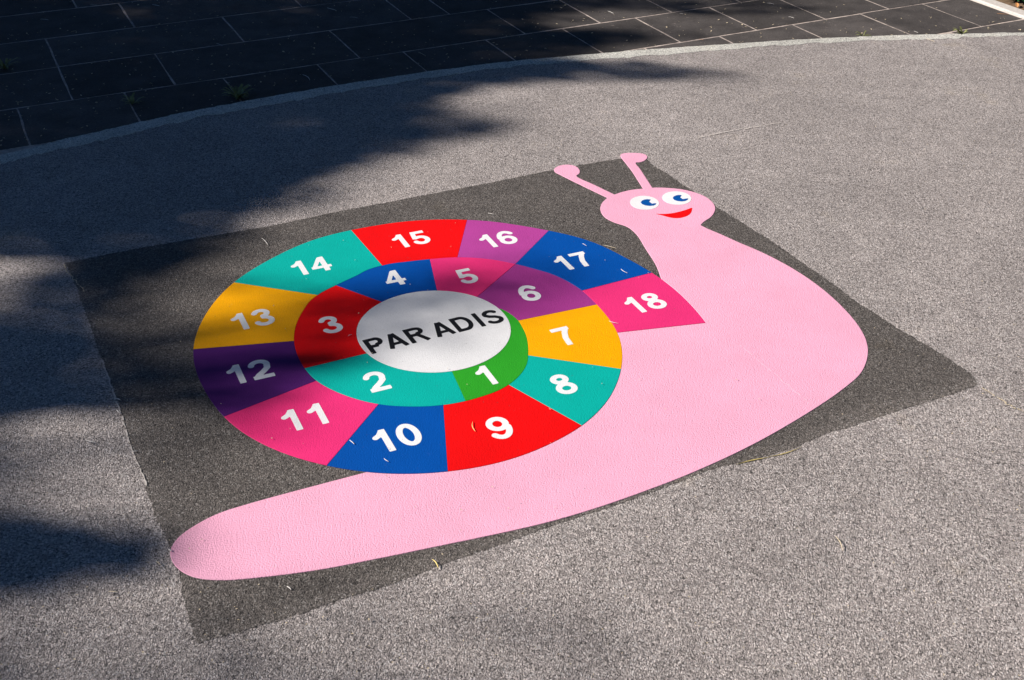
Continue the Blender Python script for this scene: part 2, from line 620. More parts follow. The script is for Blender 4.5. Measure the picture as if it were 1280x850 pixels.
# (number, colour, colour word, inner start/end angle, outer start/end angle) in degrees of the winding angle
b_in = {1: None, 2: -73.4, 3: -143.2, 4: -221.8, 5: -268.5, 6: -301.7}
b_out = {2: -73.0, 3: -147.7, 4: -217.4, 5: -264.3, 6: -300.0, 7: -341.5}
o_in = {7: 13.5, 8: -24.9, 9: -51.1, 10: -82.3, 11: -107.6, 12: -137.5, 13: -168.8, 14: -206.5, 15: -243.2, 16: -275.9, 17: -300.0,
        18: -331.1, 19: -359.6}
o_out = {7: -341.5, 8: -379.3, 9: -407.6, 10: -443.1, 11: -468.9, 12: -498.9, 13: -528.8, 14: -561.4, 15: -602.6, 16: -635.2,
         17: -658.1, 18: -691.2, 19: -715.1}
colour = {1: 'green', 2: 'teal', 3: 'red', 4: 'blue', 5: 'magenta', 6: 'shaded_purple', 7: 'yellow', 8: 'teal', 9: 'red', 10: 'blue',
          11: 'magenta', 12: 'violet', 13: 'yellow', 14: 'teal', 15: 'red', 16: 'purple', 17: 'blue', 18: 'magenta'}
tip = math.degrees(sth[0])
segs = {}
for n in range(1, 19):
    if n == 1:
        P = arc(r_disc, tip * D, b_in[2] * D) + arc(r_sp, b_out[2] * D, tip * D)
    elif n < 6:
        P = arc(r_disc, b_in[n] * D, b_in[n + 1] * D) + arc(r_sp, b_out[n + 1] * D, b_out[n] * D)
    elif n == 6:
        P = arc(r_disc, b_in[6] * D, (tip - 360) * D) + arc(r_sp, tip * D, 13.5 * D)[1:] + arc(r_sp, b_out[7] * D, b_out[6] * D)
    else:
        P = arc(r_sp, o_in[n] * D, o_in[n + 1] * D) + arc(r_sp, o_out[n + 1] * D, o_out[n] * D)
    segs[n] = offset(ccw(P), -.0003)

# body, head and the two horns: one continuous sheet
B = [
    (827, 350), (819.8, 331.5), (807.1, 311.4), (795.5, 293.3), (783.8, 283.8), (769, 278.9), (756.3, 272.2), (750.6, 262.6),
    (752.6, 254.2), (759, 247.8)]
horn1 = [(759, 247.6), (740, 238.5), (718.1, 227.9), (701.2, 219.4), (693.5, 215), (693.4, 211), (699.2, 207.6), (706, 206.4), (713, 206.6),
         (720.5, 208.8), (724.6, 213.5), (724, 217.6), (720.5, 220.6), (743.6, 231.9), (767.8, 243.6)]
head_top = [(767.8, 243.8), (777, 240.6), (790, 237.7), (803.5, 236.3)]
horn2 = [(803.8, 236.3), (797, 225.5), (790.2, 215), (783, 205.5), (776.2, 196.5), (776.4, 193.2), (782, 191.8), (798.6, 191.9),
         (806, 193.4), (809.2, 196.6), (806.1, 201), (800.6, 203.2), (794.8, 203.9), (800, 211.5), (807.1, 222.4), (815.4, 235.2)]
right_side = [(815.6, 235), (828.3, 235.1), (849.5, 236.8), (866.4, 240.4), (881.3, 246.2), (891.2, 254.2), (894, 262), (889.6, 270.8),
              (879.8, 277.9), (876, 281.6)]
flank = [(876.2, 282.2), (883.4, 285.9), (902.5, 294.0), (920, 302), (952.9, 316.2), (988.2, 334.6), (1023.5, 358.2), (1051.7, 382.9),
         (1072.9, 407.6), (1083.5, 428.8), (1084, 448.2), (1075.5, 467.6), (1055.3, 485.8), (1023.5, 508.2), (970.6, 540.2),
         (933.4, 560.2), (900, 576.2), (851.5, 597.2), (786.7, 621.6), (742.4, 636.6), (691.2, 651.7), (640, 664), (555.3, 681.8), (467, 700),
         (402.4, 712.3), (327, 722.2), (277, 725.8), (244.7, 722.6), (224.4, 712.8), (214, 698.2), (214, 686), (224.1, 671.4),
         (247.6, 655), (274.1, 642), (312.4, 629.8), (356.5, 617.6), (415.3, 602), (458, 590.8)]
gp = lambda L: [at(*p) for p in L]
outl = (smooth_line(gp(B), 5)[:-1] + smooth_line(gp(horn1), 4) + smooth_line(gp(head_top), 4)[1:-1] + smooth_line(gp(horn2), 4) +
        smooth_line(gp(right_side), 5)[1:] + smooth_line(gp(flank), 6))
# inner boundary: run along the shell rim back to the neck
g_end = Vector(at(458, 590.8)) - Vector((CX, CY))
t_tail = math.atan2(g_end.y, g_end.x) - 2 * math.pi
while t_tail > R(-400):
    t_tail -= 2 * math.pi
rim = [pol(r_sp(t) + .0006, t) for t in np.linspace(t_tail, o_out[7] * D - 25 * D, 60)]
rim = [p for p in [pol(r_sp(t) + .0006, t) for t in np.arange(t_tail, R(-359.6), .03)]]
rim.append(pol(r_sp(R(-359.6)) + .0006, R(-359.6)))
g_n = Vector(at(827, 350)) - Vector((CX, CY))
t_neck = math.atan2(g_n.y, g_n.x) - 2 * math.pi
while t_neck > R(-600):
    t_neck -= 2 * math.pi
end_in = Vector(pol(r_sp(R(-359.6)), R(-359.6)))
end_out = Vector(pol(r_sp(R(-715.1)), R(-715.1)))
nrm = (end_out - end_in).normalized()
nrm = Vector((nrm.y, -nrm.x)) * .0008
rim[-1] = tuple(end_in + nrm)
rim.append(tuple(end_out + nrm))
rim += [pol(r_sp(t) + .0008, t) for t in np.arange(R(-715.1), t_neck, .03)][1:]
body_pts = outl + rim
body = prism('body', body_pts, 0, Z_BODY, M['pink'], snail, .0008)
body['label'] = 'pale pink body with head, two horns and pointed tail'

for n in range(1, 19):
    dz = .0001 * ((n * 7) % 3)
    s = prism('shell_segment', segs[n], 0, Z_SEG + dz, M[colour[n]], snail, .0005)
    s['label'] = '%s shell segment bearing white number %d' % (colour[n], n)
    segs[n] = (segs[n], s)
disc = prism('shell_centre', [pol(r_disc(t) - .0006, t) for t in np.linspace(0, 2 * math.pi, 121)[:-1]], 0, Z_SEG + .0003, M['white'], snail, .0005)
disc['label'] = 'white round shell centre with black lettering'


# ---- lettering: strokes -> signed distance -> contour
def arcp(cx, cy, rx, ry, a0, a1, n=26):
    return [(cx + rx * math.cos(R(a0 + (a1 - a0) * i / n)), cy + ry * math.sin(R(a0 + (a1 - a0) * i / n))) for i in range(n + 1)]


# each glyph: width, list of ('B', p, q, halfwidth) flat bars, ('P', polyline, halfwidth), ('E' erase boxes not used)
def glyphs(w):
    h = w / 2
    G = {}
    G['0'] = (.62, [('P', arcp(.31, .5, .31 - h, .5 - h, 0, 360, 48), h)])
    G['1'] = (.44, [('B', (.32, 0), (.32, 1), h), ('P', [(.08, .70), (.2, .77), (.30, .92)], h * .95)])
    G['2'] = (.62, [('P', arcp(.31, 1 - h - .20, .31 - h, .20, 170, -20, 26) + [(.50, .52), (.36, .36), (.2, .22), (.13, .12)], h),
                    ('B', (.02, h), (.61, h), h)])
    G['3'] = (.62, [('P', arcp(.30, .74, .30 - h - .02, .26 - h, 165, -78, 26), h),
                    ('P', arcp(.31, .28, .31 - h, .28 - h + .015, 82, -165, 30), h)])
    G['4'] = (.66, [('B', (.46, 0), (.46, 1), h), ('B', (.0, .30), (.66, .30), h * .9), ('B', (.07, .27), (.41, .95), h * .82)])
    G['5'] = (.62, [('B', (.16, .90), (.58, .90), h), ('B', (.13, .44), (.20, .99), h * .9),
                    ('P', [(.16, .51)] + arcp(.31, .32, .31 - h, .32 - h, 105, -160, 30), h)])
    G['6'] = (.62, [('P', arcp(.31, .32, .31 - h, .32 - h, 0, 360, 40), h),
                    ('P', arcp(.36, .48, .36 - h, .52 - h, 40, 175, 26), h)])
    G['7'] = (.60, [('B', (.02, 1 - h), (.60, 1 - h), h), ('P', [(.50, .90), (.38, .68), (.28, .40), (.25, h)], h), ('B', (.245, 0), (.25, .2), h)])
    G['8'] = (.62, [('P', arcp(.31, .75, .27 - h, .25 - h, 0, 360, 36), h), ('P', arcp(.31, .28, .31 - h, .28 - h + .01, 0, 360, 40), h)])
    G['9'] = (.62, [('P', arcp(.31, .68, .31 - h, .32 - h, 0, 360, 40), h),
                    ('P', arcp(.26, .52, .36 - h, .52 - h, -140, -5, 26), h)])
    G['P'] = (.68, [('B', (h, 0), (h, 1), h), ('B', (h, 1 - h), (.42, 1 - h), h), ('B', (h, .46), (.42, .46), h),
                    ('P', arcp(.42, .73 - h * .0, .24 - h, .27 - h, 90, -90, 20), h)])
    G['R'] = (.74, [('B', (h, 0), (h, 1), h), ('B', (h, 1 - h), (.44, 1 - h), h), ('B', (h, .50), (.44, .50), h),
                    ('P', arcp(.44, .75 - h * .5 + .03, .25 - h, .25 - h, 90, -90, 20), h), ('B', (.40, .48), (.66, .0), h)])
    G['A'] = (.74, [('B', (h * .9, 0), (.35, .96), h), ('B', (.74 - h * .9, 0), (.39, .96), h), ('B', (.15, .28), (.6, .28), h * .9)])
    G['D'] = (.74, [('B', (h, 0), (h, 1), h), ('B', (h, 1 - h), (.36, 1 - h), h), ('B', (h, h), (.36, h), h),
                    ('P', arcp(.36, .5, .37 - h, .5 - h, 90, -90, 30), h)])
    G['I'] = (.2, [('B', (.1, 0), (.1, 1), h)])
    G['S'] = (.68, [('P', arcp(.34, .73, .31 - h, .27 - h, 25, 200, 20) + [(.24, .56), (.44, .47)] +
                     arcp(.34, .28, .33 - h, .28 - h, 25, -160, 24), h)])
    return G


def contour(strokes, res=.022):
    xs = np.arange(-.2, 1.05, res)
    ys = np.arange(-.2, 1.25, res)
    X, Y = np.meshgrid(xs, ys)
    Dm = np.full(X.shape, 9.0)
    for s in strokes:
        if s[0] == 'B':
            p, q, h = np.array(s[1]), np.array(s[2]), s[3]
            d = q - p
            L = np.hypot(*d)
            d = d / L
            a = (X - p[0]) * d[0] + (Y - p[1]) * d[1]
            b = -(X - p[0]) * d[1] + (Y - p[1]) * d[0]
            qx, qy = np.abs(a - L / 2) - L / 2, np.abs(b) - h
            Dm = np.minimum(Dm, np.hypot(np.maximum(qx, 0), np.maximum(qy, 0)) + np.minimum(np.maximum(qx, qy), 0))
        else:
            pl, h = s[1], s[2]
            for p, q in zip(pl[:-1], pl[1:]):
                vx, vy = q[0] - p[0], q[1] - p[1]
                t = np.clip(((X - p[0]) * vx + (Y - p[1]) * vy) / (vx * vx + vy * vy + 1e-12), 0, 1)
                Dm = np.minimum(Dm, np.hypot(X - p[0] - t * vx, Y - p[1] - t * vy) - h)
    nxt = {}
    pos = {}
    ny, nx = Dm.shape

    def ev(i, j, k):  # edge id and point
        if k == 0:
            a, b = (i, j), (i, j + 1)
        else:
            a, b = (i, j), (i + 1, j)
        key = (i, j, k)
        if key not in pos:
            da, db = Dm[a], Dm[b]
            t = da / (da - db)
            pos[key] = (xs[a[1]] + (xs[b[1]] - xs[a[1]]) * t, ys[a[0]] + (ys[b[0]] - ys[a[0]]) * t)
        return key
    for i in range(ny - 1):
        for j in range(nx - 1):
            c = (Dm[i, j] < 0) | (Dm[i, j + 1] < 0) << 1 | (Dm[i + 1, j + 1] < 0) << 2 | (Dm[i + 1, j] < 0) << 3
            c = int(c)
            if c in (0, 15):
                continue
            b, r_, t, l = (i, j, 0), (i, j + 1, 1), (i + 1, j, 0), (i, j, 1)
            tab = {1: [(l, b)], 2: [(b, r_)], 3: [(l, r_)], 4: [(r_, t)], 5: [(l, t), (r_, b)], 6: [(b, t)], 7: [(l, t)], 8: [(t, l)],
                   9: [(t, b)], 10: [(b, l), (t, r_)], 11: [(t, r_)], 12: [(r_, l)], 13: [(r_, b)], 14: [(b, l)]}
            for a_, b_ in tab[c]:
                ev(*a_)
                ev(*b_)
                nxt[a_] = b_
    loops = []
    while nxt:
        k0 = next(iter(nxt))
        loop = [k0]
        k = nxt.pop(k0)
        while k in nxt and k != k0:
            loop.append(k)
            k = nxt.pop(k)
        if len(loop) > 6:
            loops.append([pos[k] for k in loop])
    return loops


def glyph_mesh(name, strokes, thick):
    cu = bpy.data.curves.new(name, 'CURVE')
    cu.dimensions = '2D'
    cu.fill_mode = 'BOTH'
    cu.extrude = thick / 2
    for lp in contour(strokes):
        s = cu.splines.new('POLY')
        s.points.add(len(lp) - 1)
        for p, (x, y) in zip(s.points, lp):
            p.co = (x, y, 0, 1)
        s.use_cyclic_u = True
    ob = bpy.data.objects.new(name + '_tmp', cu)
    COL.objects.link(ob)
    bpy.context.view_layer.update()
    me = bpy.data.meshes.new_from_object(ob.evaluated_get(bpy.context.evaluated_depsgraph_get()))
    bpy.data.objects.remove(ob)
    bpy.data.curves.remove(cu)
    me.name = name
    return me


GD = glyphs(.178)
GL = glyphs(.175)
gm = {}


def put_glyph(ch, kind, origin, ang, hgt, wid, z, mat, parent, label):
    """origin = ground point of the glyph's centre"""
    G = GD if kind == 'digit' else GL
    key = (ch, kind)
    if key not in gm:
        gm[key] = glyph_mesh('number_%s' % ch if kind == 'digit' else 'letter_%s' % ch.lower(), G[ch][1], 1.0)
        gm[key].materials.append(mat)
    o = bpy.data.objects.new(kind, gm[key])
    COL.objects.link(o)
    c, s = math.cos(ang), math.sin(ang)
    w = G[ch][0] * wid
    ox, oy = origin[0] - (c * w / 2 - s * hgt / 2), origin[1] - (s * w / 2 + c * hgt / 2)
    o.location = (ox, oy, z)
    o.rotation_euler = (0, 0, ang)
    o.scale = (wid, hgt, .0016)
    o.parent = parent
    if label:
        o['label'] = label
    return o


ANG = R(25.5)
num_pos = {1: (607, 470.5), 2: (470.5, 477.5), 3: (413, 406.5), 4: (492.5, 348.5), 5: (583, 346), 6: (661, 367.3), 7: (706, 421),
           8: (704, 481), 9: (625, 535.5), 10: (496, 548), 11: (381.5, 522.5), 12: (311.5, 465.5), 13: (315, 400), 14: (388, 333.5),
           15: (513, 300), 16: (622, 300), 17: (716, 327.3), 18: (805.5, 379.5)}
DH = .094
for n in range(1, 19):
    gpt = at(*num_pos[n])
    st = str(n)
    adv = .0595
    total = adv * (len(st) - 1)
    for i, ch in enumerate(st):
        o = -total / 2 + i * adv + (0.0 if len(st) == 1 else (-.006 if i == 0 else .002))
        put_glyph(ch, 'digit', (gpt[0] + math.cos(ANG) * o, gpt[1] + math.sin(ANG) * o), ANG, DH, DH * 1.02,
                  Z_SEG - .0003, M['digit'], segs[n][1], 'white digit %s' % ch)

# letters, each surveyed on its own (they are unevenly spaced)
lets = [('P', (470, 432.2)), ('A', (493.8, 426.2)), ('R', (520.8, 419.2)), ('A', (552.2, 411.8)), ('D', (578.5, 405.4)), ('I', (598, 400.8)), ('S', (615.5, 397))]
for ch, p in lets:
    put_glyph(ch, 'letter', at(*p), ANG + R(2.5), .078, .079, Z_SEG + .0000, M['black'], disc, 'black capital letter %s' % ch)

# face
rx6 = lambda L: [at(740 + x / 8, 220 + y / 8) for x, y in L]


def img_ellipse(cx, cy, rx, ry, rot=0, n=40):
    return [at(cx + rx * math.cos(t) * math.cos(rot) - ry * math.sin(t) * math.sin(rot),
               cy + rx * math.cos(t) * math.sin(rot) + ry * math.sin(t) * math.cos(rot)) for t in np.linspace(0, 2 * math.pi, n + 1)[:-1]]


eye1 = prism('eye', img_ellipse(805.6, 254.2, 18.2, 8.7, R(3)), Z_BODY - .001, Z_BODY + .0005, M['digit'], snail)
eye2 = prism('eye', img_ellipse(845.8, 248.3, 18.3, 8.4, R(3)), Z_BODY - .001, Z_BODY + .0005, M['digit'], snail)
pup1 = rx6([(486, 270), (500, 252), (525, 242), (555, 239), (585, 242), (578, 254), (570, 266), (584, 272), (600, 284), (620, 280), (642, 279), (636, 292),
            (612, 303), (575, 306), (535, 301), (502, 289)])
pup2 = rx6([(806, 227), (818, 210), (842, 200), (868, 196), (895, 198), (888, 210), (880, 222), (892, 228), (908, 238), (932, 234), (961, 230), (955, 245),
            (930, 257), (895, 261), (855, 257), (822, 246)])
prism('pupil', pup1, Z_BODY, Z_BODY + .0009, M['eye_blue'], eye1)
prism('pupil', pup2, Z_BODY, Z_BODY + .0009, M['eye_blue'], eye2)
mouth = rx6([(640, 384), (690, 386), (745, 384), (800, 378), (850, 368), (905, 354), (950, 340), (998, 324), (997, 350), (985, 378), (955, 402), (905, 420),
             (860, 427), (815, 426), (765, 417), (705, 400)])
prism('mouth', smooth_line(mouth, 3, True), Z_BODY - .001, Z_BODY + .0005, M['red'], snail)

# ------------------------------------------------------------------ small plants, straw and scraps
def weed(px, py, size, n, label, mat='weed', group='weeds in the paving joints'):
    x, y = at(px, py)
    root = empty('weed', (x, y, PAV_Z))
    tag(root, label, 'weed', group)
    V, Fc = [], []
    for i in range(n):
        a = random.uniform(0, 2 * math.pi)
        L = size * random.uniform(.5, 1.1)
        w = L * random.uniform(.05, .11)
        hgt = L * random.uniform(.25, .9)
        px_, py_ = math.cos(a), math.sin(a)
        o = len(V)
        b = Vector((random.uniform(-.1, .1) * size, random.uniform(-.1, .1) * size, 0))
        for t, ww in ((0, .3), (.4, 1), (.75, .8), (1, .08)):
            r = t * L
            z = hgt * math.sin(t * 2.2) * .8
            c = b + Vector((px_ * r, py_ * r, z))
            V += [c + Vector((-py_ * w * ww, px_ * w * ww, 0)), c + Vector((py_ * w * ww, -px_ * w * ww, 0))]
        for k in range(3):
            Fc.append((o + 2 * k, o + 2 * k + 1, o + 2 * k + 3, o + 2 * k + 2))
    f = link_mesh('leaves', mesh('leaves', V, Fc), M[mat])
    f.parent = root
    stem = link_mesh('stem', mesh('stem', [(-.002, -.002, -.01), (.002, -.002, -.01), (.002, .002, -.01), (-.002, .002, -.01), (0, 0, size * .35)],
                                  [(0, 1, 4), (1, 2, 4), (2, 3, 4), (3, 0, 4)]), M[mat])
    stem.parent = root
    return root


weed(297, 119, .075, 40, 'bushy tuft of yellow-green weed at the asphalt edge in deep shade')
weed(165, 126, .055, 16, 'sparse weed in a joint between shaded paving stones near the asphalt')
weed(6, 82, .075, 22, 'half cut off weed at the left border among dark paving stones')
weed(1079, 43.5, .045, 22, 'small sunlit weed with a dark shadow at the asphalt edge')
weed(1260 - 57, 41, .055, 24, 'flat olive weed at the asphalt edge nearest the pale kerb')
weed(1272, -3, .16, 50, 'green leafy plant growing in the bed behind the pale kerb', 'bed_leaf', 'plants in the bed')


def sliver(name, p0, p1, w, mat, label, cat, group=None, z=.004, bend=.12, lift=.004):
    """a thin curled blade or husk lying on the ground between two photograph pixels"""
    a, b = Vector(at(*p0)), Vector(at(*p1))
    d = b - a
    L = d.length
    n = Vector((-d.y, d.x)).normalized()
    V, Fc = [], []
    K = 6
    for i in range(K + 1):
        t = i / K
        c = a + d * t + n * (L * bend * math.sin(math.pi * t))
        ww = w * (math.sin(math.pi * min(.97, max(.06, t))) ** .6) / 2
        zz = z + lift * math.sin(math.pi * t)
        l, r = c + n * ww, c - n * ww
        V += [(l.x, l.y, zz), (r.x, r.y, zz), (c.x, c.y, zz + w * .35), (c.x, c.y, zz - w * .1)]
    for i in range(K):
        o = 4 * i
        q = o + 4
        Fc += [(o, q, q + 2, o + 2), (o + 2, q + 2, q + 1, o + 1), (o + 1, q + 1, q + 3, o + 3), (o + 3, q + 3, q, o)]
    o = link_mesh(name, mesh(name, V, Fc), M[mat])
    tag(o, label, cat, group)
    return o


sliver('twig', (1044, 672), (1053, 690), .0025, 'straw', 'thin pale twig lying on sunlit asphalt right of the snail', 'twig', lift=.003, bend=.05)
sliver('grass_blade', (540.5, 701), (548, 712), .003, 'yellow_straw', 'yellow-green grass blade below the snail tail on the dark patch border', 'grass blade', lift=.003, bend=.06)
sliver('dry_grass_strand', (921, 581), (962, 572), .0035, 'yellow_straw', 'left half of the yellow strand lying along the lower patch border', 'straw', lift=.0005, bend=.03, z=.0015)
sliver('dry_grass_strand', (961, 571.5), (1002, 559), .003, 'yellow_straw', 'right half of the yellow strand lying along the lower patch border', 'straw', lift=.0005, bend=-.05, z=.0015)
scraps = [
    ((327, 299), (335, 308), 'husk', 'curled pale scrap on the dark patch above segment 14'),
    ((107, 552), (119, 555), 'husk', 'pale scrap on grey asphalt left of the patch'),
    ((359, 735), (364, 739), 'husk', 'pale scrap below the snail tail tip'),
    ((145, 500.5), (151, 502), 'husk', 'upper white scrap on the left patch border'),
    ((146, 514), (150, 518), 'husk', 'middle white scrap on the left patch border'),
    ((166, 566.5), (173, 565.5), 'husk', 'lowest white scrap on the left patch border'),
    ((211, 688.5), (215, 691), 'husk', 'tiny white scrap touching the snail tail tip'),
    ((591, 529), (594, 541), 'yellow_straw', 'thin yellow straw on red segment 9'),
    ((437, 552), (443, 557), 'husk', 'pale scrap on blue segment 10 by segment 11'),
    ((480, 575), (486, 579), 'husk', 'pale scrap near the rim of blue segment 10'),
    ((776, 338), (784, 343), 'husk', 'white scrap on blue segment 17 nearest segment 18'),
    ((728, 306), (733, 309), 'husk', 'white scrap at the upper rim of blue segment 17'),
    ((754, 308), (770, 312), 'straw', 'straw lying just outside the rim of segment 17'),
    ((610, 268), (617, 269.5), 'husk', 'white scrap on the dark patch above segment 16'),
    ((761, 403), (773, 406), 'husk', 'pale straw across the border of segments 7 and 18'),
    ((435, 422), (440, 420), 'husk', 'tiny scrap on red segment 3'),
    ((136, 741), (148, 742), 'straw', 'pale straw in the shade blob at lower left'),
    ((196, 704), (201, 708), 'straw', 'short straw left of the snail tail tip'),
    ((50, 21), (60, 22), 'husk', 'pale scrap on shaded paving near the upper left corner'),
    ((112, 3), (121, 3.5), 'husk', 'large pale scrap on shaded paving at the top border'),
    ((270, 51), (278, 54), 'husk', 'white scrap at a shaded paving joint'),
    ((88, 37), (95, 35), 'straw', 'pale straw on shaded paving'),
    ((190, 3), (199, 4.5), 'husk', 'flat pale scrap on shaded paving right of a joint'),
    ((378, 90), (387, 97), 'husk', 'pale straw on shaded paving beside a bright joint'),
    ((523, 62), (532, 67), 'straw', 'straw on the shaded paving near the asphalt'),
    ((409, 7), (420, 10), 'husk', 'long pale scrap on shaded paving at the top'),
    ((437, 18.5), (447, 19.5), 'husk', 'flat pale scrap right of the long one'),
    ((760, 11), (767, 14), 'husk', 'bright scrap on half-shaded paving'),
    ((850, 14), (854, 14.5), 'husk', 'small bright scrap on sunlit paving'),
    ((960, 1), (968, 2.5), 'husk', 'bright white scrap on sunlit paving at the top border'),
    ((986, 18), (993, 20), 'husk', 'small scrap above a sunlit joint'),
    ((874, 46), (880, 47), 'brown_leaf', 'small orange leaf on the sunlit paving by the asphalt'),
    ((1158, 49.5), (1168, 53), 'straw', 'pale straw on the bright asphalt edge'),
    ((1143, 36), (1148, 38), 'husk', 'white scrap on the paving joint near the asphalt'),
    ((1247, 14), (1262, 15), 'brown_leaf', 'orange leaf lying against the pale kerb'),
    ((835, 156), (838, 158), 'husk', 'tiny white scrap on sunlit asphalt above the snail head'),
]
for p0, p1, mt, lb in scraps:
    yy = (p0[1] + p1[1]) / 2
    on_pave = yy < np.interp((p0[0] + p1[0]) / 2, [e[0] for e in edge_px], [e[1] for e in edge_px])
    z = PAV_Z + .002 if on_pave else .0048
    sliver('plant_scrap', p0, p1, random.uniform(.0018, .0034), mt, lb, 'plant scrap', 'scraps blown onto the ground', z=z, bend=random.uniform(-.1, .1), lift=.001)

# countless tiny crumbs everywhere
V, Fc = [], []
for i in range(2600):
    px, py = random.uniform(0, 1280), random.uniform(-10, 860)
    if random.random() < .45:
        py = random.uniform(-5, 210)
    if 230 < px < 1090 and 190 < py < 730 and random.random() < .75:
        continue
    x, y = at(px, py)
    e_ = np.interp(x, edge_arr[:, 0], edge_arr[:, 1])
    z = (PAV_Z + .001) if y > e_ else .0055
    s = random.uniform(.0025, .006) if y < e_ else random.uniform(.004, .016)
    leaf_faces((x, y, z + s * .08), s, .25, V, Fc, random.uniform(.2, .6))
cr_ = link_mesh('plant_crumbs', mesh('plant_crumbs', V, Fc), M['straw'])
tag(cr_, 'tiny pale crumbs of dry plant matter strewn over asphalt and paving', 'crumbs', kind='stuff')

# hairline cracks / pale scratches (thin raised sand lines)
def hair(name, pts, w, mat, label, z=.0030, parent=None):
    g = smooth_line([at(*p) for p in pts], 14)
    g = jitter_line(g, .0018, len(pts) * 7 + 1)
    L_, R_ = [], []
    for i, p in enumerate(g):
        q, o = g[min(i + 1, len(g) - 1)], g[max(i - 1, 0)]
        t = Vector((q[0] - o[0], q[1] - o[1])).normalized()
        k = w * random.uniform(.3, 1.1) / 2
        L_.append((p[0] - t.y * k, p[1] + t.x * k))
        R_.append((p[0] + t.y * k, p[1] - t.x * k))
    V = [(x, y, z) for x, y in L_] + [(x, y, z) for x, y in R_]
    n = len(g)
    Fc = [(i, i + 1, n + i + 1, n + i) for i in range(n - 1) if random.random() < .88]
    o = link_mesh(name, mesh(name, V, Fc), M[mat], parent)
    tag(o, label, kind=None if parent else 'structure')


hair('sand_line', [(872, 173), (905, 166), (940, 160), (975, 154)], .006, 'kerb', 'pale scratch across the sunlit asphalt above the snail head')
hair('sand_line', [(1226, 485), (1245, 497), (1262, 508), (1284, 517)], .005, 'straw', 'sandy hairline crack leaving the right corner of the dark patch')
hair('sand_line', [(80, 331), (84, 341), (94, 352), (106, 365)], .005, 'straw', 'pale crack crossing the upper left corner of the dark patch')
hair('sand_line', [(128, 452), (140, 485), (150, 512), (160, 545), (172, 578), (183, 608)], .005, 'kerb', 'worn pale ridge along the left border of the dark patch')

hair('scratch', [(925, 432), (955, 458), (985, 483), (1012, 505)], .0026, 'pale_line', 'fine pale scratch across the pink flank', Z_BODY + .0004, snail)

# ------------------------------------------------------------------ trees to the left: their crowns throw the shade
cot = math.cos(SUN_EL) / math.sin(SUN_EL)
sxy = Vector((SUN_DIR.x, SUN_DIR.y)) / SUN_DIR.z


def blobs_leaves(blobs, hlo, hhi, leaf=.075):
    """blobs: (photo x, y, rx, ry, slope, depth): each is a bough of leaves standing up-sun of the shade it throws"""
    V, Fc = [], []
    cents = []
    for (bx, by, brx, bry, slope, tau) in blobs:
        hc = random.uniform(hlo, hhi)
        leaf = .075
        if tau < .8:      # thin outer sprays near the tree top
            hc += 2.6
            leaf = .05
        # area on the ground
        e = [at(bx + brx * math.cos(t), by + bry * math.sin(t) + slope * brx * math.cos(t)) for t in np.linspace(0, 2 * math.pi, 25)[:-1]]
        A = abs(sum(e[i - 1][0] * e[i][1] - e[i][0] * e[i - 1][1] for i in range(len(e)))) / 2
        n = int(tau * A / (leaf * leaf * .5 * .45 / math.sin(SUN_EL)))
        for _ in range(n):
            a, r = random.uniform(0, 2 * math.pi), math.sqrt(random.random())
            r = r ** 1.15
            x, y = at(bx + brx * r * math.cos(a), by + bry * r * math.sin(a) + slope * brx * r * math.cos(a))
            h = hc + random.gauss(0, .45 if tau >= .8 else 1.1)
            V_ = (x + sxy.x * h, y + sxy.y * h, h)
            leaf_faces(V_, leaf * random.uniform(.7, 1.35), 3.1, V, Fc, .55)
        gx, gy = at(bx, by)
        cents.append(Vector((gx + sxy.x * hc, gy + sxy.y * hc, hc)))
    return V, Fc, cents


def limb(V, Fc, a, b, ra, rb, k=7, wob=.0):
    d = (b - a)
    z = d.normalized()
    x = z.orthogonal().normalized()
    y = z.cross(x)
    segn = 5
    o = len(V)
    for i in range(segn + 1):
        t = i / segn
        c = a + d * t + Vector((0, 0, wob * math.sin(math.pi * t)))
        r = ra + (rb - ra) * t
        for j in range(k):
            an = 2 * math.pi * j / k
            V.append(c + (x * math.cos(an) + y * math.sin(an)) * r)
    for i in range(segn):
        for j in range(k):
            p, q = o + i * k + j, o + i * k + (j + 1) % k
            Fc.append((p, q, q + k, p + k))


def tree(label, base, blobs, hlo, hhi):
    root = empty('broadleaf_tree', (base[0], base[1], 0))
    tag(root, label, 'tree', 'trees left of the frame')
    V, Fc, cents = blobs_leaves(blobs, hlo, hhi)
    V = [v - Vector((base[0], base[1], 0)) for v in V]
    cr = link_mesh('crown', mesh('crown', V, Fc), M['crown'])
    cr.parent = root
    V, Fc = [], []
    fork = Vector((0, 0, hlo - 2.0))
    limb(V, Fc, Vector((0, 0, -.1)), fork, .26, .17, 10)
    for c in cents:
        c = c - Vector((base[0], base[1], 0))
        limb(V, Fc, fork, c, .055, .012, 5, .25)
    tr = link_mesh('trunk', mesh('trunk', V, Fc, True), M['bark'])
    tr.parent = root


